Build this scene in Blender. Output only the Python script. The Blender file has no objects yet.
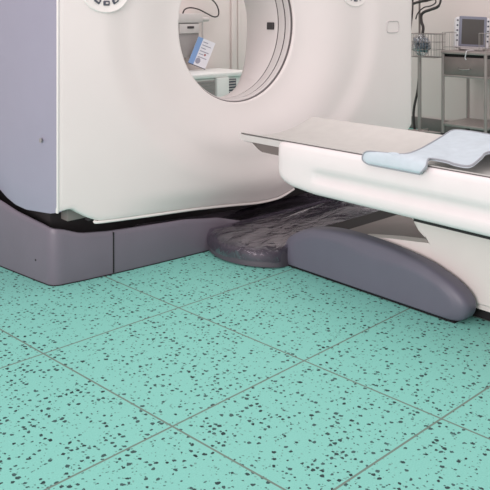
import bpy, bmesh, math, random
from mathutils import Vector, Matrix, noise
S = bpy.context.scene
COL = S.collection
random.seed(7)
PI = math.pi

# ------------------------------------------------------------------ camera, world, lights, exposure
cam = bpy.data.cameras.new('camera')
co = bpy.data.objects.new('camera', cam)
COL.objects.link(co)
cam.sensor_width = 36.0
cam.lens = 762 * 36 / 490
cam.shift_y = -235 / 490
co.location = (-2.448, -2.7545, 1.13)
co.rotation_euler = (PI / 2, 0, -math.atan2(.674, .7387))
S.camera = co
w = bpy.data.worlds.new('world')
S.world = w
w.use_nodes = True
w.node_tree.nodes['Background'].inputs[0].default_value = (1.0, .90, .92, 1)
w.node_tree.nodes['Background'].inputs[1].default_value = .70

def area(name, loc, target, size, power, color=(1, .98, .96)):
    l = bpy.data.lights.new(name, 'AREA')
    l.shape = 'RECTANGLE'
    l.size, l.size_y = size
    l.energy = power
    l.color = color
    o = bpy.data.objects.new(name, l)
    COL.objects.link(o)
    o.location = loc
    d = Vector(target) - Vector(loc)
    o.rotation_euler = d.to_track_quat('-Z', 'Y').to_euler()

area('fill_light_front', (1.4, -5.2, 2.0), (0, 0, .7), (3.4, 2.4), 34, (1, .91, .92))  # unseen fill added to brighten upright faces from the front
area('fill_light_left', (-5.4, -2.0, 1.45), (0.1, -.4, .5), (3.0, 2.2), 172, (1, .885, .905))  # added fill for left-facing sides, stands for no real source
area('ceiling_light_front', (-.3, -.75, 3.1), (-.3, -.6, 0), (3.6, 2.6), 40, (1, .95, .95))
area('ceiling_light_rear', (2.1, 1.5, 2.9), (2.4, 1.5, 0), (1.4, 1.4), 26, (1, .93, .92))
S.view_settings.view_transform = 'Standard'
S.view_settings.look = 'None'
S.view_settings.gamma = 1
S.view_settings.use_curve_mapping = False
S.view_settings.exposure = 0.0

# ------------------------------------------------------------------ materials
def lin(c):
    return tuple(((x / 255) / 12.92 if x / 255 <= .04045 else (((x / 255) + .055) / 1.055) ** 2.4) for x in c) + (1,)

def mat(name, rgb, rough=.5, metal=0, spec=.5, var=.03, scale=12, bump=0, bscale=300, coat=0):
    m = bpy.data.materials.new(name)
    m.use_nodes = True
    nt = m.node_tree
    b = nt.nodes['Principled BSDF']
    b.inputs['Roughness'].default_value = rough
    b.inputs['Metallic'].default_value = metal
    b.inputs['Specular IOR Level'].default_value = spec
    b.inputs['Coat Weight'].default_value = coat
    c = lin(rgb)
    tc = nt.nodes.new('ShaderNodeTexCoord')
    n = nt.nodes.new('ShaderNodeTexNoise')
    n.inputs['Scale'].default_value = scale
    n.inputs['Detail'].default_value = 3
    nt.links.new(tc.outputs['Object'], n.inputs['Vector'])
    r = nt.nodes.new('ShaderNodeValToRGB')
    r.color_ramp.elements[0].position = .3
    r.color_ramp.elements[1].position = .7
    r.color_ramp.elements[0].color = tuple(x * (1 - var) for x in c[:3]) + (1,)
    r.color_ramp.elements[1].color = tuple(min(1, x * (1 + var)) for x in c[:3]) + (1,)
    nt.links.new(n.outputs['Fac'], r.inputs['Fac'])
    nt.links.new(r.outputs['Color'], b.inputs['Base Color'])
    if bump:
        n2 = nt.nodes.new('ShaderNodeTexNoise')
        n2.inputs['Scale'].default_value = bscale
        nt.links.new(tc.outputs['Object'], n2.inputs['Vector'])
        bp = nt.nodes.new('ShaderNodeBump')
        bp.inputs['Strength'].default_value = bump
        bp.inputs['Distance'].default_value = .002
        nt.links.new(n2.outputs['Fac'], bp.inputs['Height'])
        nt.links.new(bp.outputs['Normal'], b.inputs['Normal'])
    return m

M = {
    'shell': mat('white_shell', (229, 222, 219), .38, var=.01, scale=4),
    'lip': mat('white_lip', (235, 230, 226), .4, var=.01),
    'lavender': mat('lavender_panel', (154, 152, 169), .42, var=.015, scale=5, bump=.1),
    'base': mat('grey_base', (114, 106, 117), .42, var=.03, scale=8, bump=.15),
    'skid': mat('slate_skid', (99, 98, 111), .45, var=.03, scale=8, bump=.15),
    'dark': mat('dark_interior', (38, 35, 36), .7),
    'black': mat('black_gap_shade', (18, 16, 17), .7),
    'liner': mat('bore_liner', (218, 211, 209), .35, var=.01),
    'ring': mat('bore_ring', (205, 199, 197), .35, var=.01),
    'groove': mat('bore_groove', (95, 90, 90), .5),
    'rubber': mat('rubber', (60, 56, 58), .6),
    'housing': mat('table_housing', (229, 223, 222), .35, var=.01),
    'cradle': mat('cradle', (200, 196, 193), .4, var=.02),
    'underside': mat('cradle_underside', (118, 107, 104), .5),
    'mattress': mat('table_mat', (197, 195, 190), .6, var=.03, scale=20, bump=.2),
    'pad': mat('blue_pad', (194, 206, 213), .8, var=.04, scale=30, bump=.5, bscale=200),
    'piping': mat('grey_piping', (150, 154, 160), .7),
    'plate': mat('grey_plate', (124, 116, 113), .45, var=.04),
    'platedark': mat('floor_plate', (80, 74, 82), .4, var=.04),
    'pedestal': mat('pedestal_white', (226, 218, 213), .4, var=.015),
    'steel': mat('steel', (160, 151, 148), .35, metal=.4, var=.06, scale=25),
    'steeldark': mat('steel_drawer', (128, 119, 116), .4, metal=.3, var=.08, scale=10),
    'chrome': mat('chrome', (185, 180, 178), .2, metal=.9),
    'wire': mat('wire_steel', (150, 143, 140), .4, metal=.3),
    'leg': mat('leg_steel', (158, 149, 146), .35, metal=.35),
    'cable': mat('black_cable', (58, 52, 52), .5),
    'monitor': mat('monitor_body', (222, 220, 224), .4),
    'bezel': mat('monitor_bezel', (128, 129, 144), .4),
    'screen': mat('screen', (80, 76, 74), .6, var=.02),
    'button': mat('button', (74, 76, 88), .5),
    'wall': mat('wall_paint', (217, 208, 204), .8, var=.012, scale=2),
    'skirting': mat('skirting', (116, 110, 108), .5, var=.05),
    'device': mat('device_grey', (196, 191, 189), .45),
    'devicedark': mat('device_dark', (150, 146, 145), .5),
    'cabinet': mat('cabinet_white', (228, 230, 227), .45),
    'grille': mat('grille', (158, 153, 151), .5),
    'paper': mat('leaflet_paper', (226, 226, 232), .7, var=.02),
    'blue': mat('leaflet_blue', (128, 160, 206), .7),
    'print': mat('leaflet_print', (150, 150, 165), .7),
    'red': mat('leaflet_red', (150, 60, 70), .7),
    'clutter': mat('teal_clutter', (104, 116, 126), .5, var=.9, scale=70),
    'teal': mat('teal_drape', (120, 190, 176), .8),
}
# clear film (plastic sheet, basket bag)
def film(name, tint, gloss, rough, k):
    m = bpy.data.materials.new(name)
    m.use_nodes = True
    nt = m.node_tree
    nt.nodes.clear()
    out = nt.nodes.new('ShaderNodeOutputMaterial')
    tr = nt.nodes.new('ShaderNodeBsdfTransparent')
    tr.inputs[0].default_value = tint
    gl = nt.nodes.new('ShaderNodeBsdfGlossy')
    gl.inputs['Color'].default_value = gloss
    gl.inputs['Roughness'].default_value = rough
    mx = nt.nodes.new('ShaderNodeMixShader')
    lw = nt.nodes.new('ShaderNodeLayerWeight')
    lw.inputs['Blend'].default_value = k
    tc = nt.nodes.new('ShaderNodeTexCoord')
    mp = nt.nodes.new('ShaderNodeMapping')
    mp.inputs['Scale'].default_value = (3.5, 9, 6)
    mp.inputs['Rotation'].default_value = (0, 0, .35)
    n = nt.nodes.new('ShaderNodeTexNoise')
    n.inputs['Scale'].default_value = 1.6
    n.inputs['Detail'].default_value = 4
    n.inputs['Distortion'].default_value = 1.2
    bp = nt.nodes.new('ShaderNodeBump')
    bp.inputs['Strength'].default_value = .8
    bp.inputs['Distance'].default_value = .02
    nt.links.new(tc.outputs['Object'], mp.inputs[0])
    nt.links.new(mp.outputs[0], n.inputs['Vector'])
    nt.links.new(n.outputs['Fac'], bp.inputs['Height'])
    nt.links.new(bp.outputs[0], gl.inputs['Normal'])
    nt.links.new(bp.outputs[0], lw.inputs['Normal'])
    nt.links.new(lw.outputs['Facing'], mx.inputs[0])
    nt.links.new(tr.outputs[0], mx.inputs[1])
    nt.links.new(gl.outputs[0], mx.inputs[2])
    nt.links.new(mx.outputs[0], out.inputs[0])
    return m
M['film'] = film('clear_plastic', (.74, .73, .77, 1), (.95, .94, .97, 1), .06, .17)
M['bag'] = film('clear_bag', (.93, .94, .96, 1), (.9, .92, .95, 1), .2, .3)

# speckled teal floor with joints at the tile lines
def floor_mat():
    m = bpy.data.materials.new('teal_speckled_floor')
    m.use_nodes = True
    nt = m.node_tree
    L = nt.links.new
    b = nt.nodes['Principled BSDF']
    b.inputs['Roughness'].default_value = .55
    b.inputs['Specular IOR Level'].default_value = .3
    tc = nt.nodes.new('ShaderNodeTexCoord')
    P = tc.outputs['Object']
    def math_(op, a, c=None, d=None):
        n = nt.nodes.new('ShaderNodeMath')
        n.operation = op
        for i, x in enumerate((a, c, d)):
            if x is None: continue
            if isinstance(x, (int, float)): n.inputs[i].default_value = x
            else: L(x, n.inputs[i])
        return n.outputs[0]
    def noise_(scale, detail=2, vec=P):
        n = nt.nodes.new('ShaderNodeTexNoise')
        n.inputs['Scale'].default_value = scale
        n.inputs['Detail'].default_value = detail
        L(vec, n.inputs['Vector'])
        return n
    def mixc(f, a, c):
        n = nt.nodes.new('ShaderNodeMix')
        n.data_type = 'RGBA'
        L(f, n.inputs[0])
        for i, x in ((6, a), (7, c)):
            if isinstance(x, tuple): n.inputs[i].default_value = x
            else: L(x, n.inputs[i])
        return n.outputs[2]
    # mottled base
    n1 = noise_(260, 2)
    base = mixc(n1.outputs['Fac'], lin((115, 186, 173)), lin((138, 208, 195)))
    # warped coordinates for ragged chips
    nw = noise_(90, 2)
    va = nt.nodes.new('ShaderNodeVectorMath')
    va.operation = 'MULTIPLY_ADD'
    L(nw.outputs['Color'], va.inputs[0])
    va.inputs[1].default_value = (.012, .012, 0)
    L(P, va.inputs[2])
    def chips(scale, dens, rad, vec, seed):
        mp = nt.nodes.new('ShaderNodeMapping')
        mp.inputs['Location'].default_value = (seed, seed * .7, 0)
        L(vec, mp.inputs[0])
        vo = nt.nodes.new('ShaderNodeTexVoronoi')
        vo.voronoi_dimensions = '2D'
        vo.inputs['Scale'].default_value = scale
        L(mp.outputs[0], vo.inputs['Vector'])
        sp = nt.nodes.new('ShaderNodeSeparateColor')
        L(vo.outputs['Color'], sp.inputs[0])
        on = math_('LESS_THAN', sp.outputs[0], dens)
        rr = math_('MULTIPLY_ADD', sp.outputs[1], rad * .75, rad * .45)
        inside = math_('LESS_THAN', vo.outputs['Distance'], rr)
        return math_('MULTIPLY', on, inside), sp.outputs[2]
    big, tone = chips(53, .37, .28, va.outputs[0], 3.1)
    small, tone2 = chips(110, .20, .28, va.outputs[0], 7.7)
    chipc = mixc(tone, lin((22, 42, 44)), lin((60, 92, 90)))
    c = mixc(small, base, mixc(tone2, lin((60, 100, 95)), lin((112, 164, 153))))
    c = mixc(big, c, chipc)
    # joints
    sx = nt.nodes.new('ShaderNodeSeparateXYZ')
    L(P, sx.inputs[0])
    X, Y = sx.outputs[0], sx.outputs[1]
    def lines(a, c, lst):            # joints: |a + slope*c - offset| for each
        out = None
        for off, sl in lst:
            d = math_('ABSOLUTE', math_('SUBTRACT', math_('MULTIPLY_ADD', c, sl, a), off))
            out = d if out is None else math_('MINIMUM', out, d)
        return out
    du = lines(X, Y, ((-.708, .052), (-1.284, .077), (-1.86, .085), (-2.43, .09), (-3.0, .09), (.02, .04), (.6, .04), (1.16, .04), (1.72, .04), (2.3, .04), (2.86, .04), (3.42, .04)))
    dv = lines(Y, X, ((-.438, -.015), (-1.040, -.045), (-1.555, -.014), (-2.11, -.02), (-2.67, -.02), (-3.23, -.02), (.5, 0), (1.06, 0), (1.62, 0), (2.2, 0)))
    dm = math_('MINIMUM', du, dv)
    joint = math_('LESS_THAN', dm, .0032)
    c = mixc(joint, c, lin((108, 128, 118)))
    L(c, b.inputs['Base Color'])
    return m
M['floor'] = floor_mat()

# ------------------------------------------------------------------ helpers
def link(name, bm, m, parent=None, smooth=True, angle=35, recalc=True):
    if recalc:
        bmesh.ops.recalc_face_normals(bm, faces=bm.faces)
    me = bpy.data.meshes.new(name)
    for f in bm.faces:
        f.smooth = smooth
    for e in bm.edges:
        if len(e.link_faces) == 2 and e.calc_face_angle(0) > math.radians(angle):
            e.smooth = False
    bm.to_mesh(me)
    bm.free()
    if isinstance(m, (list, tuple)):
        for x in m: me.materials.append(M[x])
    else:
        me.materials.append(M[m])
    o = bpy.data.objects.new(name, me)
    COL.objects.link(o)
    if parent is not None:
        o.parent = parent
        o.matrix_parent_inverse = Matrix.Identity(4)
        # geometry is written in place coordinates: bring it into the parent's frame
        mw = world_of(parent).inverted()
        me.transform(mw)
    return o

def world_of(o):
    mm = Matrix.LocRotScale(o.location, o.rotation_euler, o.scale)
    return world_of(o.parent) @ mm if o.parent else mm

def thing(name, label, cat, loc=(0, 0, 0), group=None):
    o = bpy.data.objects.new(name, None)
    o.empty_display_size = .1
    COL.objects.link(o)
    o.location = loc
    return tag(o, label, cat, group)

def tag(o, label, cat, group=None):
    o['label'] = label
    o['category'] = cat
    if group: o['group'] = group
    return o

def structure(o):
    o['kind'] = 'structure'
    return o

def add_box(bm, lo, hi, bev=0, seg=2, mtx=None, mi=0):
    r = bmesh.ops.create_cube(bm, size=1)
    vs = r['verts']
    for v in vs:
        v.co = Vector([lo[i] + (v.co[i] + .5) * (hi[i] - lo[i]) for i in range(3)])
    fs = set(f for v in vs for f in v.link_faces)
    for f in fs: f.material_index = mi
    if bev:
        es = list(set(e for v in vs for e in v.link_edges))
        rb = bmesh.ops.bevel(bm, geom=es, offset=bev, segments=seg, profile=.5, affect='EDGES')
        vs = list(set(v for f in rb['faces'] for v in f.verts) | set(v for v in vs if v.is_valid))
        for f in set(f for v in vs for f in v.link_faces): f.material_index = mi
    if mtx is not None:
        bmesh.ops.transform(bm, matrix=mtx, verts=vs)
    return vs

def box(name, lo, hi, m, parent=None, bev=0, seg=2, mtx=None):
    bm = bmesh.new()
    add_box(bm, lo, hi, bev, seg, mtx)
    return link(name, bm, m, parent)

def smooth_path(pts, n=8):
    pts = [Vector(p) for p in pts]
    out = []
    for i in range(len(pts) - 1):
        p0 = pts[max(i - 1, 0)]; p1 = pts[i]; p2 = pts[i + 1]; p3 = pts[min(i + 2, len(pts) - 1)]
        for k in range(n):
            t = k / n
            out.append(.5 * ((2 * p1) + (p2 - p0) * t + (2 * p0 - 5 * p1 + 4 * p2 - p3) * t * t + (3 * p1 - p0 - 3 * p2 + p3) * t ** 3))
    out.append(pts[-1])
    return out

def add_tube(bm, pts, r, seg=8, closed=False):
    pts = [Vector(p) for p in pts]
    n = len(pts)
    rings = []
    up = None
    for i, p in enumerate(pts):
        if closed:
            d = pts[(i + 1) % n] - pts[i - 1]
        else:
            d = pts[min(i + 1, n - 1)] - pts[max(i - 1, 0)]
        if d.length < 1e-9: d = Vector((0, 0, 1))
        d.normalize()
        if up is None:
            up = Vector((0, 0, 1)) if abs(d.z) < .9 else Vector((1, 0, 0))
        a = d.cross(up)
        if a.length < 1e-6: a = d.orthogonal()
        a.normalize()
        b2 = a.cross(d).normalized()
        up = b2
        rr = r[i] if isinstance(r, (list, tuple)) else r
        rings.append([bm.verts.new(p + (a * math.cos(2 * PI * k / seg) + b2 * math.sin(2 * PI * k / seg)) * rr) for k in range(seg)])
    for i in range(n if closed else n - 1):
        A, B = rings[i], rings[(i + 1) % n]
        for k in range(seg):
            bm.faces.new((A[k], A[(k + 1) % seg], B[(k + 1) % seg], B[k]))
    if not closed:
        bm.faces.new(rings[0]); bm.faces.new(rings[-1])

def tube(name, pts, r, m, parent=None, seg=8, closed=False, smoothn=0):
    bm = bmesh.new()
    if smoothn: pts = smooth_path(pts, smoothn)
    add_tube(bm, pts, r, seg, closed)
    return link(name, bm, m, parent)

def loft(bm, rings, closed=True, cap0=True, cap1=True, mi=0):
    vr = [[bm.verts.new(p) for p in r] for r in rings]
    n = len(vr[0])
    for A, B in zip(vr[:-1], vr[1:]):
        for k in range(n if closed else n - 1):
            f = bm.faces.new((A[k], A[(k + 1) % n], B[(k + 1) % n], B[k]))
            f.material_index = mi
    if cap0: bm.faces.new(vr[0])
    if cap1: bm.faces.new(vr[-1])
    return vr

def extrude_profile(bm, prof, a0, a1, axis='U', bev=0, seg=3):
    """prof in (V,z) extruded along U from a0 to a1"""
    A = [bm.verts.new((a0, p[0], p[1])) for p in prof]
    B = [bm.verts.new((a1, p[0], p[1])) for p in prof]
    n = len(prof)
    f0 = bm.faces.new(A); f1 = bm.faces.new(B)
    for k in range(n):
        bm.faces.new((A[k], A[(k + 1) % n], B[(k + 1) % n], B[k]))
    if bev:
        es = list(f0.edges) + list(f1.edges)
        bmesh.ops.bevel(bm, geom=es, offset=bev, segments=seg, profile=.5, affect='EDGES')

def interp(tab, x):
    if x <= tab[0][0]: return tab[0][1]
    for (a, ya), (b, yb) in zip(tab[:-1], tab[1:]):
        if x <= b: return ya + (yb - ya) * (x - a) / (b - a)
    return tab[-1][1]

def sstep(a, b, x):
    t = max(0, min(1, (x - a) / (b - a)))
    return t * t * (3 - 2 * t)

# ------------------------------------------------------------------ room
bm = bmesh.new()
vs = [bm.verts.new(p) for p in ((-3.6, -3.8, 0), (3.65, -3.8, 0), (3.65, 2.5, 0), (-3.6, 2.5, 0))]
bm.faces.new(vs)
r = bmesh.ops.extrude_face_region(bm, geom=list(bm.faces))
for v in r['geom']:
    if isinstance(v, bmesh.types.BMVert): v.co.z -= .1
structure(link('floor', bm, 'floor'))
structure(box('wall_right', (3.65, -3.8, 0), (3.75, 2.6, 3.0), 'wall'))
structure(box('wall_back', (-3.6, 2.5, 0), (3.65, 2.6, 3.0), 'wall'))
structure(box('baseboard_right', (3.632, -3.8, 0), (3.65, 2.5, .115), 'skirting', bev=.004))
structure(box('baseboard_back', (-3.6, 2.482, 0), (3.632, 2.5, .115), 'skirting', bev=.004))
structure(box('trim_1', (2.16, 2.47, .116), (2.21, 2.5, 2.4), 'wall', bev=.008))
structure(box('trim_2', (2.25, 2.485, .116), (2.28, 2.5, 2.4), 'wall', bev=.005))

# ------------------------------------------------------------------ scanner gantry
G = thing('ct_scanner', 'large white ring-shaped CT scanner with lavender side panel and dark grey base', 'medical scanner', (0.12, .4, 0))
CU, CZ, RB = .113, 1.055, .378          # bore axis and radius
bottom = [(-.95, .318), (-.905, .322), (-.882, .320), (-.855, .302), (-.81, .274), (-.765, .253), (-.745, .246), (-.5, .225), (-.22, .201), (0, .181), (.11, .169), (.2, .161),
          (.3, .160), (.37, .168), (.45, .190), (.7, .225), (1.0, .27), (1.3, .35), (1.40, .385), (1.45, .43)]
outline = [(u, z) for u, z in bottom]
outline += [(1.45, 1.55), (1.42, 1.70), (1.34, 1.82), (1.2, 1.9), (1.0, 1.935), (.5, 1.95), (-.3, 1.95), (-.75, 1.92), (-.88, 1.86), (-.94, 1.75), (-.95, 1.6)]
def bound(th):
    d = (math.cos(th), math.sin(th))
    best = None
    n = len(outline)
    for i in range(n):
        a, b = outline[i], outline[(i + 1) % n]
        ex, ez = b[0] - a[0], b[1] - a[1]
        den = d[0] * ez - d[1] * ex
        if abs(den) < 1e-12: continue
        t = ((a[0] - CU) * ez - (a[1] - CZ) * ex) / den
        s = ((a[0] - CU) * d[1] - (a[1] - CZ) * d[0]) / den
        if t > 0 and -1e-9 <= s <= 1 + 1e-9 and (best is None or t > best): best = t
    return best
ths = set(2 * PI * k / 288 for k in range(288))
for u, z in outline: ths.add(math.atan2(z - CZ, u - CU) % (2 * PI))
ths = sorted(ths)
def roll(u, z):                 # the lower edge of the cover curls under towards the base
    return .034 * (1 - sstep(-.01, .12, z - interp(bottom, u))) ** 1.5 * sstep(-.75, -.2, u) * (1 - sstep(.9, 1.3, u)) if z < .6 else 0
def face_v(u, z):
    r = math.hypot((u - .2) / .95, (z - 1.06) / .80)
    v = roll(u, z) + .022 * (1 - sstep(.82, .99, r))
    rb = math.hypot(u - CU, z - CZ)
    v += .065 * (1 - sstep(RB, RB + .42, rb)) ** 1.5
    return v
bm = bmesh.new()
NR = 42
rings = []
for i in range(NR + 1):
    s = i / NR
    s = s ** 1.15
    row = []
    for t in ths:
        R0, R1 = RB + .012, bound(t) - .012
        rad = R0 + (R1 - R0) * s
        u, z = CU + rad * math.cos(t), CZ + rad * math.sin(t)
        row.append(Vector((u, face_v(u, z), z)))
    rings.append(row)
# rolled outer edge: lip forward then wrapping backwards
for dv, dr in ((.002, -.006), (.008, -.001), (.016, 0), (.05, 0), (.06, -.004), (.06, -.03)):
    row = []
    for t in ths:
        rad = bound(t) + dr
        u, z = CU + rad * math.cos(t), CZ + rad * math.sin(t)
        row.append(Vector((u, dv + roll(u, z), z)))
    rings.append(row)
# rolled inner edge
inner = []
for dv, dr in ((.02, .009), (.006, .0095), (.0015, .0108)):
    inner.append([Vector((CU + (RB + dr) * math.cos(t), face_v(CU + (RB + .012) * math.cos(t), CZ + (RB + .012) * math.sin(t)) + dv, CZ + (RB + dr) * math.sin(t))) for t in ths])
loft(bm, inner + rings, cap0=False, cap1=False)
link('front_cover', bm, 'shell', G, angle=60)

# bright moulded hem along the lower edge of the front cover
hp = [(-.762, .020, .250), (-.752, .006, .244), (-.5, .004, .222), (-.22, .004, .198), (0, .004, .178), (.11, .004, .166), (.2, .004, .158), (.3, .004, .157), (.37, .004, .165), (.45, .006, .187)]
hp = [(a, b + roll(a, interp(bottom, a)), c) for a, b, c in hp]
tube('lower_hem', smooth_path(hp, 6), .006, 'lip', G)

# bore: stepped rings, then the liner, flaring open at the back
def revolve(name, prof, m, parent, seg=160):
    bm = bmesh.new()
    rr = []
    for v, R in prof:
        rr.append([Vector((CU + R * math.cos(2 * PI * k / seg), v, CZ + R * math.sin(2 * PI * k / seg))) for k in range(seg)])
    loft(bm, rr, cap0=False, cap1=False)
    return link(name, bm, m, parent, angle=40)
revolve('bore_groove', [(.098, .40), (.098, .3835), (.109, .3835), (.109, .40)], 'groove', G)
revolve('bore_ring', [(.108, .392), (.108, .379), (.111, .376), (.138, .376), (.141, .379), (.141, .392)], 'ring', G)
revolve('scan_window', [(.140, .388), (.140, .379), (.149, .379), (.149, .388)], 'rubber', G)
revolve('bore_ring', [(.148, .392), (.148, .378), (.151, .375), (.190, .375), (.193, .378), (.193, .392)], 'ring', G)
revolve('bore_groove', [(.192, .388), (.192, .377), (.199, .377), (.199, .388)], 'groove', G)
bm = bmesh.new()
rr = []
for f, R in ((-1, .388), (-.99, .377), (-.96, .374), (0, .374), (.06, .380), (.25, .46), (1, .74)):
    row = []
    for k in range(160):
        a = 2 * PI * k / 160
        ve = .43 - .19 * max(0, -math.sin(a)) ** 2.2        # the rear funnel starts earlier at the bottom
        v = .198 + (ve - .198) * (f + 1) if f <= 0 else ve + (.80 - ve) * f
        row.append(Vector((CU + R * math.cos(a), v, CZ + R * math.sin(a))))
    rr.append(row)
loft(bm, rr, cap0=False, cap1=False)
link('bore_liner', bm, 'liner', G, angle=40)
# laser window set into the liner
a0 = -.035
bm = bmesh.new()
Rm = Matrix.Translation((CU, 0, CZ)) @ Matrix.Rotation(-a0, 4, 'Y')
add_box(bm, (.362, .222, -.020), (.374, .272, .020), .003, 2, Rm)
link('laser_window', bm, 'rubber', G)

# rear body: sides, top and back cover
bm = bmesh.new()
rr = []
for v, ins in ((.055, .012), (.06, .006), (.70, .006), (.78, .03), (.80, .08)):
    rr.append([Vector((CU + (bound(t) - ins) * math.cos(t), v, CZ + (bound(t) - ins) * math.sin(t))) for t in ths])
rr.append([Vector((CU + .74 * math.cos(t), .80, CZ + .74 * math.sin(t))) for t in ths])
loft(bm, rr, cap0=False, cap1=False)
link('rear_cover', bm, 'shell', G)

# lavender side panel (left)
pb = [(0, .320), (.05, .307), (.146, .297), (.25, .286), (.346, .289), (.43, .305), (.525, .335), (.65, .40), (.75, .50), (.80, .62)]
bm = bmesh.new()
NV, NZ = 36, 30
rows = []
for i in range(NV + 1):
    v = .80 * i / NV
    zb = interp(pb, v)
    row = []
    for j in range(NZ + 1):
        s = j / NZ
        z = zb + (1.93 - .10 * (v / .8) ** 4 - zb) * s
        bulge = .016 * math.sin(PI * min(1, v / .8)) + .004
        edge = sstep(0, .02, z - zb)
        row.append(Vector((-.950 - .010 * (1 - abs(1 - 2 * min(.5, s)) ) * 0 - bulge * (.55 + .45 * edge), v + .001, z)))
    rows.append(row)
vr = [[bm.verts.new(p) for p in r] for r in rows]
for A, B in zip(vr[:-1], vr[1:]):
    for k in range(NZ):
        bm.faces.new((A[k], A[k + 1], B[k + 1], B[k]))
r = bmesh.ops.extrude_face_region(bm, geom=list(bm.faces))
for v in r['geom']:
    if isinstance(v, bmesh.types.BMVert): v.co.x += .022 if v.co.x < -.94 else .02
sp = link('side_panel', bm, 'lavender', G)
bm = bmesh.new()
bmesh.ops.create_cone(bm, cap_ends=True, segments=20, radius1=.010, radius2=.008, depth=.006,
                      matrix=Matrix.Translation((-.968, .103, .598)) @ Matrix.Rotation(PI / 2, 4, 'Y'))
link('panel_screw', bm, 'devicedark', sp)
# light edge strip between panel and cover
bm = bmesh.new()
add_box(bm, (-.953, -.003, .316), (-.943, .012, 1.80), .004)
link('edge_strip', bm, 'lip', G)

# dark bracket seen behind the lower corner of the cover
bm = bmesh.new()
add_box(bm, (-.88, .045, .262), (-.765, .10, .325), .004)
br = link('corner_bracket', bm, 'plate', G)
bm = bmesh.new()
add_box(bm, (-.79, .033, .250), (-.765, .06, .266), .002)
add_box(bm, (-.775, .022, .258), (-.755, .06, .27), .002)
link('bracket_clip', bm, 'rubber', br)

# inner chassis, dark
bm = bmesh.new()
add_box(bm, (-.90, .16, .10), (1.36, .72, .42), .02)
link('chassis', bm, 'dark', G)

# floor base with rounded shoulders
fp = [(-1.04, .86), (-1.015, .62), (-.985, .45), (-.952, .18), (-.940, .095), (-.928, .072), (-.905, .060), (-.80, .044), (-.68, .030), (-.45, .012), (-.19, -.002),
      (.1, .012), (.5, .02), (1.1, .02), (1.38, .03), (1.43, .06), (1.45, .12), (1.46, .5), (1.46, .86), (1.3, .9), (-.9, .9)]
def ztop(u, v):
    zf = interp([(-.95, .226), (-.86, .207), (-.69, .190), (-.30, .172), (-.1, .145), (.06, .098), (1.0, .092), (1.3, .21), (1.45, .24)], u)
    zs = interp([(0, .226), (.14, .246), (.33, .267), (.53, .306), (.9, .42)], v)
    side = sstep(-.80, -.93, u) if u < 0 else sstep(1.3, 1.43, u)
    return zf * (1 - side) + max(zf, zs) * side
def inset(poly, d):
    n = len(poly); out = []
    for i in range(n):
        p0, p1, p2 = Vector(poly[i - 1]), Vector(poly[i]), Vector(poly[(i + 1) % n])
        e1 = (p1 - p0).normalized(); e2 = (p2 - p1).normalized()
        n1 = Vector((-e1.y, e1.x)); n2 = Vector((-e2.y, e2.x))
        b = (n1 + n2)
        b = b / max(.35, b.length_squared) * 2
        out.append(tuple(p1 + b * d * .5 * 1.0))
    return out
def dense(poly, step=.02):
    out = []
    n = len(poly)
    for i in range(n):
        a, b = Vector(poly[i]), Vector(poly[(i + 1) % n])
        k = max(1, int((b - a).length / step))
        for j in range(k): out.append(tuple(a.lerp(b, j / k)))
    return out
fpd = dense(fp)
# orientation: make the inset go inwards
ar = sum(fpd[i][0] * fpd[(i + 1) % len(fpd)][1] - fpd[(i + 1) % len(fpd)][0] * fpd[i][1] for i in range(len(fpd)))
if ar < 0: fpd.reverse()
bm = bmesh.new()
rr = []
for ins, kind in ((.006, 'b'), (0, 'b2'), (0, -.026), (.003, -.014), (.010, -.004), (.022, -.002), (.06, -.03), (.10, -.06)):
    q = inset(fpd, ins) if ins else fpd
    row = []
    for (u, v), (qu, qv) in zip(fpd, q):
        z = .004 if kind == 'b' else (.012 if kind == 'b2' else ztop(u, v) + kind)
        row.append(Vector((qu, qv, z)))
    rr.append(row)
loft(bm, rr, cap0=True, cap1=True)
bs = link('base', bm, 'base', G, angle=50)
# vertical seam in the base front and a small screw
bm = bmesh.new()
add_box(bm, (-.6715, .0268, .008), (-.6665, .040, .180), 0)
link('base_seam', bm, 'black', bs)
bm = bmesh.new()
bmesh.ops.create_uvsphere(bm, u_segments=10, v_segments=8, radius=.0045, matrix=Matrix.Translation((-.951, .18, .088)))
link('base_screw', bm, 'black', bs)
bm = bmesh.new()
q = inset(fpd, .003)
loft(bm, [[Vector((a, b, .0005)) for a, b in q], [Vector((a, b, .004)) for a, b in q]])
link('base_contact_shade', bm, 'black', bs)  # thin black ring standing in for contact shade along the floor

# oval control panels
def control_panel(u, z):
    v = face_v(u, z)
    bm = bmesh.new()
    rr = []
    n = 48
    for dv, k in ((.004, 1.0), (-.004, .99), (-.006, .95), (-.0045, .90), (-.0045, .02)):
        rr.append([Vector((u + .115 * k * math.cos(2 * PI * i / n), v + dv, z + .088 * k * math.sin(2 * PI * i / n))) for i in range(n)])
    loft(bm, rr, cap0=False)
    p = link('control_panel', bm, 'lip', G)
    bm = bmesh.new()
    bmesh.ops.create_cone(bm, cap_ends=True, segments=28, radius1=.040, radius2=.037, depth=.006,
                          matrix=Matrix.Translation((u, v - .006, z + .012)) @ Matrix.Rotation(PI / 2, 4, 'X'))
    link('dial', bm, 'device', p)
    for k in range(5):
        a = math.radians(-160 + 140 * k / 4)
        c = Vector((u + .075 * math.cos(a), v - .006, z + .012 + .058 * math.sin(a)))
        mt = Matrix.Translation(c) @ Matrix.Rotation(-(a + PI / 2), 4, 'Y')
        bm = bmesh.new()
        add_box(bm, (-.0145, -.004, -.0105), (.0145, .004, .0105), .003, 2, mt)
        b = link('button', bm, 'button', p)
        bm = bmesh.new()
        add_box(bm, (-.006, -.0052, -.004), (.006, -.003, .004), 0, 2, mt)
        link('button_mark', bm, 'device', b)
control_panel(-.725, 1.205)
control_panel(.93, 1.235)
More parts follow.
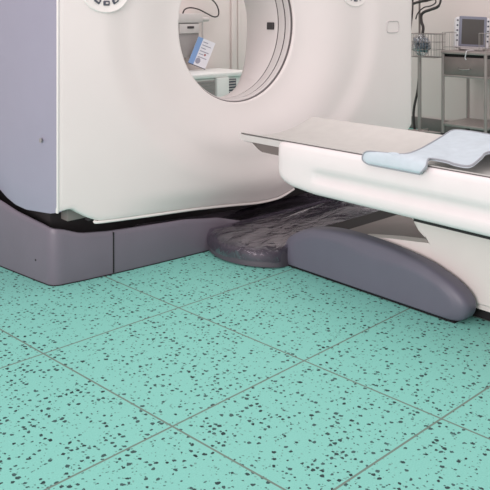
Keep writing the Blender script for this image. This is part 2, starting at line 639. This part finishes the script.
# rounded latch cover on the right of the face
bm = bmesh.new()
lu, lz = 1.253, 1.03
pts = []
for k in range(32):
    a = 2 * PI * k / 32
    pts.append(Vector((lu + .058 * math.copysign(abs(math.cos(a)) ** .4, math.cos(a)), face_v(lu, lz) - .001, lz + .034 * math.copysign(abs(math.sin(a)) ** .4, math.sin(a)))))
add_tube(bm, pts, .0035, 6, True)
link('latch_frame', bm, 'device', G)

# ------------------------------------------------------------------ patient table
T = thing('patient_table', 'white patient table on a pedestal with grey mat, reaching towards the scanner bore', 'patient table', (.13, -1.2, 0))
TC = .13
VEND = -2.3
bm = bmesh.new()
vst = [-.400, -.404, -.412, -.43, -.455, -.50, -.56, -.61, -.63, -.655, -.68, -.72, -.9, -1.2, -1.6, -2.0, VEND]
rr = []
for V in vst:
    wd = interp([(.400, .215), (.404, .232), (.412, .244), (.43, .254), (.46, .260), (.50, .2625), (2.5, .2625)], -V)
    zb = interp([(.400, .450), (.404, .428), (.412, .412), (.43, .397), (.455, .386), (.50, .375), (.62, .364), (2.5, .362)], -V)
    zt = interp([(.400, .545), (.404, .555), (.412, .561), (.43, .564), (2.5, .566)], -V)
    g = .016 * sstep(.612, .665, -V)
    h = zt - zb
    half = [(0, zb - .002), (wd * .6, zb), (wd - .022, zb + .003), (wd - .008, zb + .010), (wd - .002, zb + .022), (wd, zb + .036), (wd, zb + .050 * h / .2),
            (wd - g * .2, zb + .058 * h / .2), (wd - g, zb + .070 * h / .2), (wd - g, zb + .092 * h / .2), (wd - g * .6, zb + .102 * h / .2), (wd - g * .05, zb + .112 * h / .2),
            (wd, zb + .13 * h / .2), (wd - .002, zt - .022), (wd - .008, zt - .009), (wd - .020, zt - .001), (wd - .032, zt), (wd - .05, zt - .006), (wd - .06, zt - .05), (0, zt - .065)]
    row = [Vector((TC - a, V, z)) for a, z in half] + [Vector((TC + a, V, z)) for a, z in reversed(half[1:-1])]
    rr.append(row)
loft(bm, rr)
link('housing', bm, 'housing', T, angle=50)

# concave cradle board with a wedge-shaped nose
def cradle_top(x):            # x in -1..1
    e = .582 + .014 * x
    return e - .045 * (1 - abs(x) ** 2.2)
def cradle_rows(v0f, vend, off_top, thick_f, hw, n=24, stations=None):
    rows = []
    for k in range(len(stations)):
        t = stations[k]
        row_t, row_b = [], []
        for i in range(n + 1):
            x = -1 + 2 * i / n
            v = v0f(x) - t
            row_t.append(Vector((.122 + hw * x, v, cradle_top(x) + off_top)))
            row_b.append(Vector((.122 + hw * x, v, cradle_top(x) + off_top - thick_f(t, x))))
        rows.append(row_t + row_b[::-1])
    return rows
nose = lambda x: -.168 - .012 * x + .012 * (1 - x * x)
bm = bmesh.new()
st = [0, .004, .02, .06, .12, .2, .28, .35, .6, 1.0, 1.5, 2.1]
def cth(t, x):
    base = interp([(0, .014), (.004, .022), (.02, .028), (.28, .028), (3, .024)], t)
    return base
rows = cradle_rows(nose, VEND, -.006, cth, .231, stations=st)
loft(bm, rows)
link('cradle', bm, 'cradle', T, angle=40)
# tapered carrier under the cradle nose
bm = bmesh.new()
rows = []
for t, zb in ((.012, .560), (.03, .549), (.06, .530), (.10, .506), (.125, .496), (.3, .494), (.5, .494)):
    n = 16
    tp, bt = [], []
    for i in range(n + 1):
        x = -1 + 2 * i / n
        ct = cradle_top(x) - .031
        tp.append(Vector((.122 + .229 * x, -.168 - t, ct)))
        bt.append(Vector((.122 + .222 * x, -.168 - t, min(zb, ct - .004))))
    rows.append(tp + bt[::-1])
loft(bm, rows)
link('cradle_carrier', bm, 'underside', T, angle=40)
# thin grey mat on the cradle
bm = bmesh.new()
rows = cradle_rows(lambda x: nose(x) - .002, VEND, .004, lambda t, x: .009, .228, stations=st)
loft(bm, rows)
link('mat', bm, 'mattress', T, angle=40)
bm = bmesh.new()
pts = []
for x, t in [(-1, 1.8), (-1, .9), (-1, .29), (-1, .03)]:
    pts.append((.122 - .2295, -.155 + .02 - t, cradle_top(-1) - .002))
add_tube(bm, pts, .0022, 6)
link('mat_edge', bm, 'groove', T)

# pedestal
bm = bmesh.new()
cx = [(-.985, .350), (-.990, .325), (-1.0, .298), (-1.02, .272), (-1.05, .250), (-1.09, .234), (-1.09, .06), (-2.15, .06), (-2.15, .350)]
extrude_profile(bm, cx, .042, .43, bev=.010)
link('pedestal_column', bm, 'pedestal', T, angle=30)
bm = bmesh.new()
bp_ = [(-.66, .15), (-.745, .192), (-.90, .214), (-1.08, .236), (-1.12, .239), (-2.12, .239), (-2.12, .083), (-.66, .083)]
extrude_profile(bm, bp_, .045, .105, bev=.014, seg=3)
link('pedestal_base', bm, 'pedestal', T, angle=30)
bm = bmesh.new()
add_box(bm, (.052, -2.10, .040), (.40, -.66, .080), .004)
link('pedestal_plinth', bm, 'pedestal', T)
bm = bmesh.new()
add_box(bm, (.075, -2.05, .0), (.38, -.55, .039), 0)
link('floor_mount', bm, 'black', T)
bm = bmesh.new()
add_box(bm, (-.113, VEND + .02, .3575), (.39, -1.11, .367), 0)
link('housing_contact_shade', bm, 'black', T)  # black strip paints the contact shade under the housing's lower edge
# grey cover plate between pedestal and scanner
bm = bmesh.new()
extrude_profile(bm, [(-.525, .02), (-.525, .138), (-.545, .142), (-.72, .180), (-.90, .198), (-1.02, .20), (-1.02, .02)], .104, 1.05, bev=.003, seg=2)
link('cover_plate', bm, 'plate', T)
bm = bmesh.new()
add_box(bm, (.06, -.535, .004), (1.05, -.36, .112), 0)
link('base_beam', bm, 'black', T)

# rounded floor plate in front of the gantry base
def stadium(R, off=0):
    c0, c1 = Vector((.100, -.160)), Vector((.62, -.10))
    pts = []
    n = 72
    for k in range(n):
        a = 2 * PI * k / n
        d = Vector((math.cos(a), math.sin(a)))
        c = c1 if d.dot(c1 - c0) > 0 else c0
        p = c + d * R
        p.y = max(p.y, -.40)
        pts.append(p)
    return pts
bm = bmesh.new()
rr = []
for R, z in ((.300, .002), (.309, .006), (.309, .062), (.302, .074), (.285, .080), (.15, .082)):
    rr.append([Vector((p.x, p.y, z)) for p in stadium(R)])
loft(bm, rr)
link('floor_plate', bm, 'platedark', T, angle=50)

# slate grey skid cover along the near side
sk = [(-.380, .006), (-.363, .026), (-.359, .060), (-.368, .096), (-.396, .130), (-.445, .160), (-.51, .186), (-.595, .203), (-.67, .211), (-.758, .213), (-.88, .208), (-1.0, .196), (-1.10, .179),
      (-1.16, .160), (-1.21, .141), (-1.247, .120), (-1.272, .098), (-1.284, .076), (-1.284, .052), (-1.274, .028), (-1.254, .011), (-1.23, .005)]
skp = [(p.x, p.y) for p in smooth_path([(a, b, 0) for a, b in sk], 4)]
def shrink(poly, d):
    q = inset(poly, d) 
    return q
ar = sum(skp[i][0] * skp[(i + 1) % len(skp)][1] - skp[(i + 1) % len(skp)][0] * skp[i][1] for i in range(len(skp)))
if ar < 0: skp.reverse()
cxs, czs = -.86, .06
def scaled(f):
    out = []
    for a, b in skp:
        d = Vector((cxs - a, czs - b)); 
        l = d.length
        out.append((a + d.x / l * min(f, l * .95), b + d.y / l * min(f, l * .8)))
    return out
bm = bmesh.new()
rr = []
for uu, ins in ((.022, 0), (-.010, 0), (-.026, .003), (-.035, .010), (-.041, .022), (-.045, .036), (-.0485, .050), (-.0505, .060), (-.051, .085)):
    q = scaled(ins)
    rr.append([Vector((uu, a, b)) for a, b in q])
loft(bm, rr)
link('skid_cover', bm, 'skid', T, angle=50)
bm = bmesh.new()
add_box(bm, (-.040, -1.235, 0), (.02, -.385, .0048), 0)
link('skid_contact_shade', bm, 'black', T)  # black strip paints the shadow where the skid meets the floor

# ------------------------------------------------------------------ clear plastic sheet over the floor plate
bm = bmesh.new()
rr = []
spec = ((.318, .030), (.320, .052), (.317, .076), (.306, .090), (.285, .095), (.25, .097), (.20, .098), (.15, .098), (.10, .098), (.05, .098))
for j, (R, z) in enumerate(spec):
    row = []
    base = stadium(R)
    dn = []
    for i in range(len(base)):
        a, b = base[i], base[(i + 1) % len(base)]
        for k in range(4): dn.append(a.lerp(b, k / 4))
    for p in dn:
        q = Vector((p.x * 9, p.y * 9, j * .15))
        c = Vector((p.x - .45, p.y + .12))
        ang = math.atan2(c.y, c.x)
        wr = .010 * noise.noise(q) + .009 * (1 - abs(noise.noise(Vector((ang * 9, c.length * 2.5, 2.2)))) * 3) + .004 * noise.noise(q * 3)
        k = .35 if j < 3 else 1
        out = 1 + .010 * noise.noise(Vector((ang * 16, 3, z * 20)))
        row.append(Vector((.15 + (p.x - .15) * out, -.15 + (p.y + .15) * out, z + max(-.008, wr) * k)))
    rr.append(row)
loft(bm, rr, cap0=False, cap1=True)
ps = link('plastic_sheet', bm, 'film', angle=180)
tag(ps, 'crinkled clear plastic sheet covering the rounded floor plate in front of the scanner base', 'plastic sheet')

# ------------------------------------------------------------------ blue pad draped over the table
Arow = [(-.1405, -.925, .541), (-.145, -.902, .553), (-.143, -.900, .574), (-.136, -.918, .589), (-.126, -.99, .592), (-.112, -1.066, .596), (-.03, -1.070, .601), (.12, -1.030, .606), (.27, -.985, .611), (.385, -.962, .620),
        (.40, -1.04, .622), (.385, -1.15, .621), (.35, -1.35, .62), (.34, -1.6, .62)]
Brow = [(-.142, -1.157, .541), (-.150, -1.172, .553), (-.145, -1.185, .572), (-.134, -1.183, .585), (-.112, -1.172, .591), (-.09, -1.165, .591), (-.078, -1.183, .590), (-.060, -1.215, .585), (-.070, -1.26, .582), (-.060, -1.31, .583),
        (.03, -1.300, .598), (.10, -1.290, .608), (.19, -1.36, .612), (.2, -1.62, .612)]
A = smooth_path(Arow, 5); B = smooth_path(Brow, 5)
bm = bmesh.new()
N = 16
grid = []
for i, (a, b) in enumerate(zip(A, B)):
    row = []
    for k in range(N + 1):
        s = k / N
        p = a.lerp(b, s)
        f = i / (len(A) - 1)
        p.z += .006 * math.sin(PI * s) * sstep(.1, .3, f) * (1 + .8 * noise.noise(Vector((p.x * 9, p.y * 9, 0))))
        row.append(p)
    grid.append(row)
vr = [[bm.verts.new(p) for p in r] for r in grid]
for P, Q in zip(vr[:-1], vr[1:]):
    for k in range(N):
        bm.faces.new((P[k], P[k + 1], Q[k + 1], Q[k]))
bmesh.ops.recalc_face_normals(bm, faces=bm.faces)
bmesh.ops.solidify(bm, geom=list(bm.faces), thickness=.008)
pad = link('pad', bm, 'pad', angle=70)
tag(pad, 'pale blue cloth pad draped over the near edge of the grey table mat', 'pad')
pad.name = 'table_pad'
edge = [r[0] for r in grid][::-1] + grid[0][1:-1] + [r[-1] for r in grid]
tube('piping', edge, .0036, 'piping', pad, seg=6)

# ------------------------------------------------------------------ steel cart by the right wall
U0, U1, V0, V1 = 3.15, 3.57, .485, .912
CT = thing('utility_cart', 'steel utility cart with a drawer and a wire guard rail standing against the right wall', 'cart', (3.36, .69, 0))
bm = bmesh.new(); add_box(bm, (U0, V0, .760), (U1, V1, .787), .004); link('cart_top', bm, 'steel', CT)
bm = bmesh.new()
add_box(bm, (U0 + .03, V0 + .02, .728), (U1 - .01, V1 - .02, .760), 0)
link('drawer_slot', bm, 'black', CT)
bm = bmesh.new(); add_box(bm, (U0 + .012, V0 + .022, .585), (U0 + .40, V1 - .022, .735), .004)
dr = link('drawer', bm, 'steeldark', CT)
bm = bmesh.new()
add_tube(bm, smooth_path([(U0 + .012, .745, .645), (U0 - .006, .735, .640), (U0 - .010, .69, .636), (U0 - .006, .645, .640), (U0 + .012, .635, .645)], 5), .0045, 8)
link('drawer_handle', bm, 'chrome', dr)
bm = bmesh.new()
add_box(bm, (U0 + .008, V0 + .018, .565), (U1 - .01, V1 - .018, .584), .003)
link('drawer_frame', bm, 'steel', CT)
bm = bmesh.new(); add_box(bm, (U0 + .005, V0 + .005, .150), (U1 - .005, V1 - .005, .175), .004); link('lower_shelf', bm, 'steel', CT)
for u in (U0 + .014, U1 - .014):
    for v in (V0 + .014, V1 - .014):
        lg = tube('leg', [(u, v, .085), (u, v, .765)], .0135, 'leg', CT, 12)
        bm = bmesh.new()
        bmesh.ops.create_cone(bm, cap_ends=True, segments=20, radius1=.035, radius2=.035, depth=.022,
                              matrix=Matrix.Translation((u - .012, v, .036)) @ Matrix.Rotation(PI / 2, 4, 'X'))
        add_box(bm, (u - .016, v - .016, .045), (u + .012, v + .016, .088), .003)
        link('caster', bm, 'rubber', lg)
bm = bmesh.new()
zr = .940
loop = [(U0 + .01, V0 + .01), (U1 - .01, V0 + .01), (U1 - .01, V1 - .01), (U0 + .01, V1 - .01)]
front = [((U0 + .01, V1 - .01), (U0 + .01, .765)), ((U0 + .01, .555), (U0 + .01, V0 + .01))]
sides = list(zip(loop[:-1], loop[1:])) + front
for z in (zr, .815):
    for (a, b), (c, d) in sides:
        add_tube(bm, [(a, b, z), (c, d, z)], .0026 if z > .9 else .0015, 6)
for (a, b), (c, d) in sides:
    nk = 11 if math.hypot(c - a, d - b) > .2 else 4
    for k in range(nk + (nk == 4)):
        t = k / nk
        add_tube(bm, [(a + (c - a) * t, b + (d - b) * t, .785), (a + (c - a) * t, b + (d - b) * t, zr)], .0036 if k == 0 else .0011, 6)
link('guard_rail', bm, 'wire', CT)

# patient monitor on the cart, turned towards the room
MON = thing('patient_monitor', 'grey and white patient monitor with a dark screen on top of the steel cart', 'monitor', (3.34, .71, .788))
ang = math.radians(-48)
Mm = Matrix.Translation((3.325, .722, .789)) @ Matrix.Rotation(ang, 4, 'Z') @ Matrix.Diagonal((1.04, .9, .93, 1)) @ Matrix.Rotation(math.radians(3), 4, 'Y') @ Matrix.Rotation(math.radians(-6), 4, 'X')
def mbox(name, lo, hi, m, parent, bev=.003):
    bm = bmesh.new(); add_box(bm, lo, hi, bev, 3, Mm); return link(name, bm, m, parent)
mb = mbox('body', (-.135, -.01, .02), (.135, .10, .30), 'monitor', MON, .014)
bz = mbox('bezel', (-.110, -.018, .032), (.110, -.006, .308), 'bezel', MON, .006)
mbox('screen', (-.088, -.0205, .052), (.088, -.015, .282), 'screen', bz, .002)
mbox('foot', (-.09, .0, .004), (.09, .10, .024), 'device', MON, .004)
for s in (-1, 1):
    for k in range(5):
        z = .085 + k * .046
        bm = bmesh.new()
        bmesh.ops.create_cone(bm, cap_ends=True, segments=14, radius1=.0085, radius2=.0075, depth=.008,
                              matrix=Mm @ Matrix.Translation((s * .1225, -.012, z)) @ Matrix.Rotation(PI / 2, 4, 'X'))
        link('key', bm, 'button', MON)
# white lead hanging from the monitor in front of the drawer
tg = tube('lead_wire', [(3.25, .655, .794), (3.17, .655, .797), (3.138, .656, .790), (3.134, .662, .760), (3.137, .67, .735), (3.139, .66, .72)], .004, 'monitor', None, 8, smoothn=5)
tag(tg, 'short white wire hanging from under the monitor over the cart top', 'wire')
# black cable at the right edge of the cart
tg = tube('monitor_cable', [(3.40, .50, .794), (3.37, .471, .79), (3.36, .462, .70), (3.35, .458, .50), (3.36, .456, .36), (3.40, .462, .29), (3.47, .47, .30)], .006, 'cable', None, 8, smoothn=5)
tag(tg, 'black cable hanging in a loop at the right end of the steel cart', 'cable')

# ------------------------------------------------------------------ pole stand with basket
PS = thing('pole_stand', 'slim steel pole stand with wire basket next to the right edge of the scanner', 'pole stand', (3.15, 1.125, 0))
PU, PV = 3.15, 1.125
tube('pole', [(PU, PV, .05), (PU, PV, .75)], .0165, 'steel', PS, 16)
tube('upper_pole', [(PU, PV, .75), (PU, PV, 1.60)], .009, 'steeldark', PS, 12)
for k in range(5):
    a = 2 * PI * k / 5 + .3
    tip = (PU + .24 * math.cos(a), PV + .24 * math.sin(a), .058)
    ft = tube('foot', [(PU, PV, .075), tip], [.014, .009], 'steel', PS, 10)
    bm = bmesh.new()
    bmesh.ops.create_cone(bm, cap_ends=True, segments=16, radius1=.026, radius2=.026, depth=.02,
                          matrix=Matrix.Translation((tip[0], tip[1], .027)) @ Matrix.Rotation(a, 4, 'Z') @ Matrix.Rotation(PI / 2, 4, 'X'))
    link('caster', bm, 'rubber', ft)
bm = bmesh.new()
bu0, bu1, bv0, bv1, bz0, bz1 = 3.07, 3.24, .92, 1.19, .725, .925
loop = [(bu0, bv0), (bu1, bv0), (bu1, bv1), (bu0, bv1)]
for z, ins, r in ((bz1, 0, .0038), (bz0, .008, .0038), (.79, .005, .0018), (.855, .003, .0018)):
    lp = [(a + (ins if a == bu0 else -ins), b + (ins if b == bv0 else -ins), z) for a, b in loop]
    for a, b in zip(lp, lp[1:] + lp[:1]): add_tube(bm, [a, b], r, 6)
for (a, b), (c, d) in zip(loop, loop[1:] + loop[:1]):
    for k in range(9):
        t = k / 9
        x, y = a + (c - a) * t, b + (d - b) * t
        add_tube(bm, [(x, y, bz0), (x, y, bz1)], .0016, 5)
for k in range(1, 9):
    y = bv0 + (bv1 - bv0) * k / 9
    add_tube(bm, [(bu0, y, bz0), (bu1, y, bz0)], .0016, 5)
bk = link('wire_basket', bm, 'wire', PS)
# bag of tubing in the basket
bm = bmesh.new()
r = bmesh.ops.create_icosphere(bm, subdivisions=4, radius=1)
for v in bm.verts:
    n = noise.noise(v.co * 2.3) * .22 + noise.noise(v.co * 6) * .10
    p = v.co * (1 + n)
    v.co = Vector((3.15 + p.x * .062, 1.108 + p.y * .082, .825 + p.z * .092))
bg = link('plastic_bag', bm, 'bag', angle=180)
tag(bg, 'crumpled clear plastic bag of tubing inside the wire basket of the pole stand', 'bag')
bm = bmesh.new()
random.seed(11)
pts = []
for k in range(70):
    a = random.uniform(0, 2 * PI)
    pts.append((3.15 + .042 * math.cos(a) * random.uniform(.6, 1), 1.108 + .066 * math.sin(a * 1.3 + k) * random.uniform(.6, 1), .825 + random.uniform(-.066, .066)))
add_tube(bm, smooth_path(pts, 5), .0055, 6)
tb = link('tubing', bm, 'clutter')
tag(tb, 'coil of dark teal tubing packed inside the clear bag in the wire basket', 'tubing')
# articulated lamp arm / cable harness on top
ah = thing('cable_harness', 'bundle of thick black cables looping down the pole stand', 'cables', (PU, PV, 1.1))
tube('cable', [(3.15, 1.20, 1.32), (3.15, 1.195, 1.18), (3.14, 1.195, 1.08), (3.13, 1.20, .99), (3.12, 1.205, .90), (3.115, 1.205, .80)], .0075, 'cable', ah, 8, smoothn=6)
tube('cable', [(3.15, .90, 1.34), (3.14, .90, 1.24), (3.14, .925, 1.165), (3.14, 1.0, 1.135), (3.14, 1.065, 1.115), (3.14, 1.10, 1.085), (3.14, 1.098, 1.03), (3.14, 1.08, .98), (3.14, 1.085, .93), (3.15, 1.09, .88)], [.009] * 12 + [.013] * 43, 'cable', ah, 8, smoothn=6)
tube('cable', [(3.13, 1.15, 1.05), (3.13, 1.13, 1.10), (3.13, 1.07, 1.15), (3.13, 1.0, 1.165), (3.13, .95, 1.19), (3.13, .96, 1.22), (3.13, 1.04, 1.205), (3.13, 1.12, 1.195)], .006, 'cable', ah, 8, smoothn=6)
tube('cable', [(3.135, 1.185, 1.185), (3.13, 1.12, 1.20), (3.13, 1.06, 1.215), (3.13, 1.0, 1.235)], .012, 'cable', ah, 8, smoothn=6)
tube('cable', [(3.20, 1.165, .74), (3.20, 1.162, .66), (3.20, 1.165, .55), (3.20, 1.18, .42), (3.195, 1.21, .28), (3.19, 1.215, .18), (3.19, 1.20, .04), (3.19, 1.2, .012)], .011, 'cable', ah, 8, smoothn=6)

# ------------------------------------------------------------------ things seen through the bore
CB = thing('equipment_cabinet', 'low white equipment cabinet with vent grilles seen through the scanner bore', 'cabinet', (1.55, 2.2, 0))
bm = bmesh.new(); add_box(bm, (1.12, 2.02, .02), (1.95, 2.42, .574), .012); link('cabinet_body', bm, 'cabinet', CB)
bm = bmesh.new(); add_box(bm, (1.10, 2.0, .575), (1.97, 2.44, .612), .008); link('cabinet_top', bm, 'cabinet', CB)
bm = bmesh.new(); add_box(bm, (1.572, 1.985, .03), (1.70, 2.02, .574), .006); link('front_post', bm, 'cabinet', CB)
for u0, u1, z0, z1 in ((1.33, 1.565, .30, .555), (1.705, 1.80, .30, .555)):
    bm = bmesh.new(); add_box(bm, (u0, 2.012, z0), (u1, 2.022, z1), 0)
    gr = link('vent_grille', bm, 'grille' if u0 < 1.5 else 'button', CB)
    bm = bmesh.new()
    n = 11
    for k in range(n):
        z = z0 + (k + .5) * (z1 - z0) / n
        add_box(bm, (u0 + .01, 2.006, z - .0045), (u1 - .01, 2.012, z + .0045), 0)
    link('grille_slats', bm, 'devicedark' if u0 < 1.5 else 'device', gr)
bm = bmesh.new(); add_box(bm, (1.16, 2.06, 0), (1.90, 2.38, .02), 0); link('plinth', bm, 'dark', CB)

WD = thing('wall_dispenser', 'light grey dispenser box with a dark slot mounted on the wall behind the scanner', 'dispenser', (1.64, 2.45, .95))
bm = bmesh.new(); add_box(bm, (1.45, 2.36, 1.02), (1.73, 2.5, 1.10), .01); link('dispenser_lid', bm, 'device', WD)
bm = bmesh.new(); add_box(bm, (1.47, 2.38, .72), (1.70, 2.5, 1.02), .008); db = link('dispenser_body', bm, 'devicedark', WD)
bm = bmesh.new(); add_box(bm, (1.48, 2.366, .93), (1.69, 2.385, 1.012), .004); link('front_plate', bm, 'device', WD)
bm = bmesh.new(); add_box(bm, (1.56, 2.36, .972), (1.63, 2.372, .992), .002); link('slot', bm, 'rubber', WD)
bm = bmesh.new(); bmesh.ops.create_cone(bm, cap_ends=True, segments=16, radius1=.022, radius2=.020, depth=.09, matrix=Matrix.Translation((1.77, 2.40, 1.05)) @ Matrix.Rotation(PI / 2, 4, 'Y'))
link('knob', bm, 'device', WD)
tube('rod', [(1.755, 2.40, 1.03), (1.755, 2.40, .78)], .007, 'device', WD)
tube('bracket', [(1.47, 2.43, .75), (1.53, 2.45, .60), (1.60, 2.49, .55)], .03, 'devicedark', WD)

# leaflet hanging under the dispenser
LF = thing('leaflet', 'tilted blue and white leaflet hanging below the grey wall dispenser', 'leaflet', (1.68, 2.30, .78))
Lm = Matrix.Translation((1.665, 2.30, .765)) @ Matrix.Rotation(math.radians(-30), 4, 'Z') @ Matrix.Rotation(math.radians(22), 4, 'Y') @ Matrix.Diagonal((.72, 1, .88, 1))
def lbox(name, lo, hi, m, parent):
    bm = bmesh.new(); add_box(bm, lo, hi, 0, 2, Lm); return link(name, bm, m, parent)
lbox('sheet', (-.11, 0, -.135), (.11, .004, .135), 'paper', LF)
lbox('blue_band', (-.11, -.0015, -.135), (-.045, -.0002, .135), 'blue', LF)
lbox('bottom_edge', (-.11, -.003, -.142), (.11, .006, -.134), 'button', LF)
bm = bmesh.new()
for k in range(6):
    add_box(bm, (-.03, -.0012, .10 - k * .03), (.03 + .05 * (k % 2), -.0002, .108 - k * .03), 0, 2, Lm)
link('text_lines', bm, 'print', LF)
bm = bmesh.new()
bmesh.ops.create_cone(bm, cap_ends=True, segments=18, radius1=.03, radius2=.03, depth=.001, matrix=Lm @ Matrix.Translation((-.01, -.001, -.085)) @ Matrix.Rotation(PI / 2, 4, 'X'))
link('round_print', bm, 'print', LF)
bm = bmesh.new()
bmesh.ops.create_cone(bm, cap_ends=True, segments=14, radius1=.011, radius2=.011, depth=.0012, matrix=Lm @ Matrix.Translation((.045, -.001, -.01)) @ Matrix.Rotation(PI / 2, 4, 'X'))
link('red_dot', bm, 'red', LF)

cb = tube('wall_cable', [(1.535, 2.40, 1.095), (1.56, 2.40, 1.135), (1.63, 2.41, 1.15), (1.72, 2.41, 1.135), (1.81, 2.41, 1.10), (1.89, 2.41, 1.07), (1.94, 2.41, 1.08), (1.945, 2.41, 1.13), (1.91, 2.41, 1.19), (1.84, 2.41, 1.24), (1.76, 2.43, 1.30), (1.72, 2.49, 1.40)], .0065, 'cable', None, 8, smoothn=6)
tag(cb, 'curved black cable on the wall above the grey dispenser', 'cable')
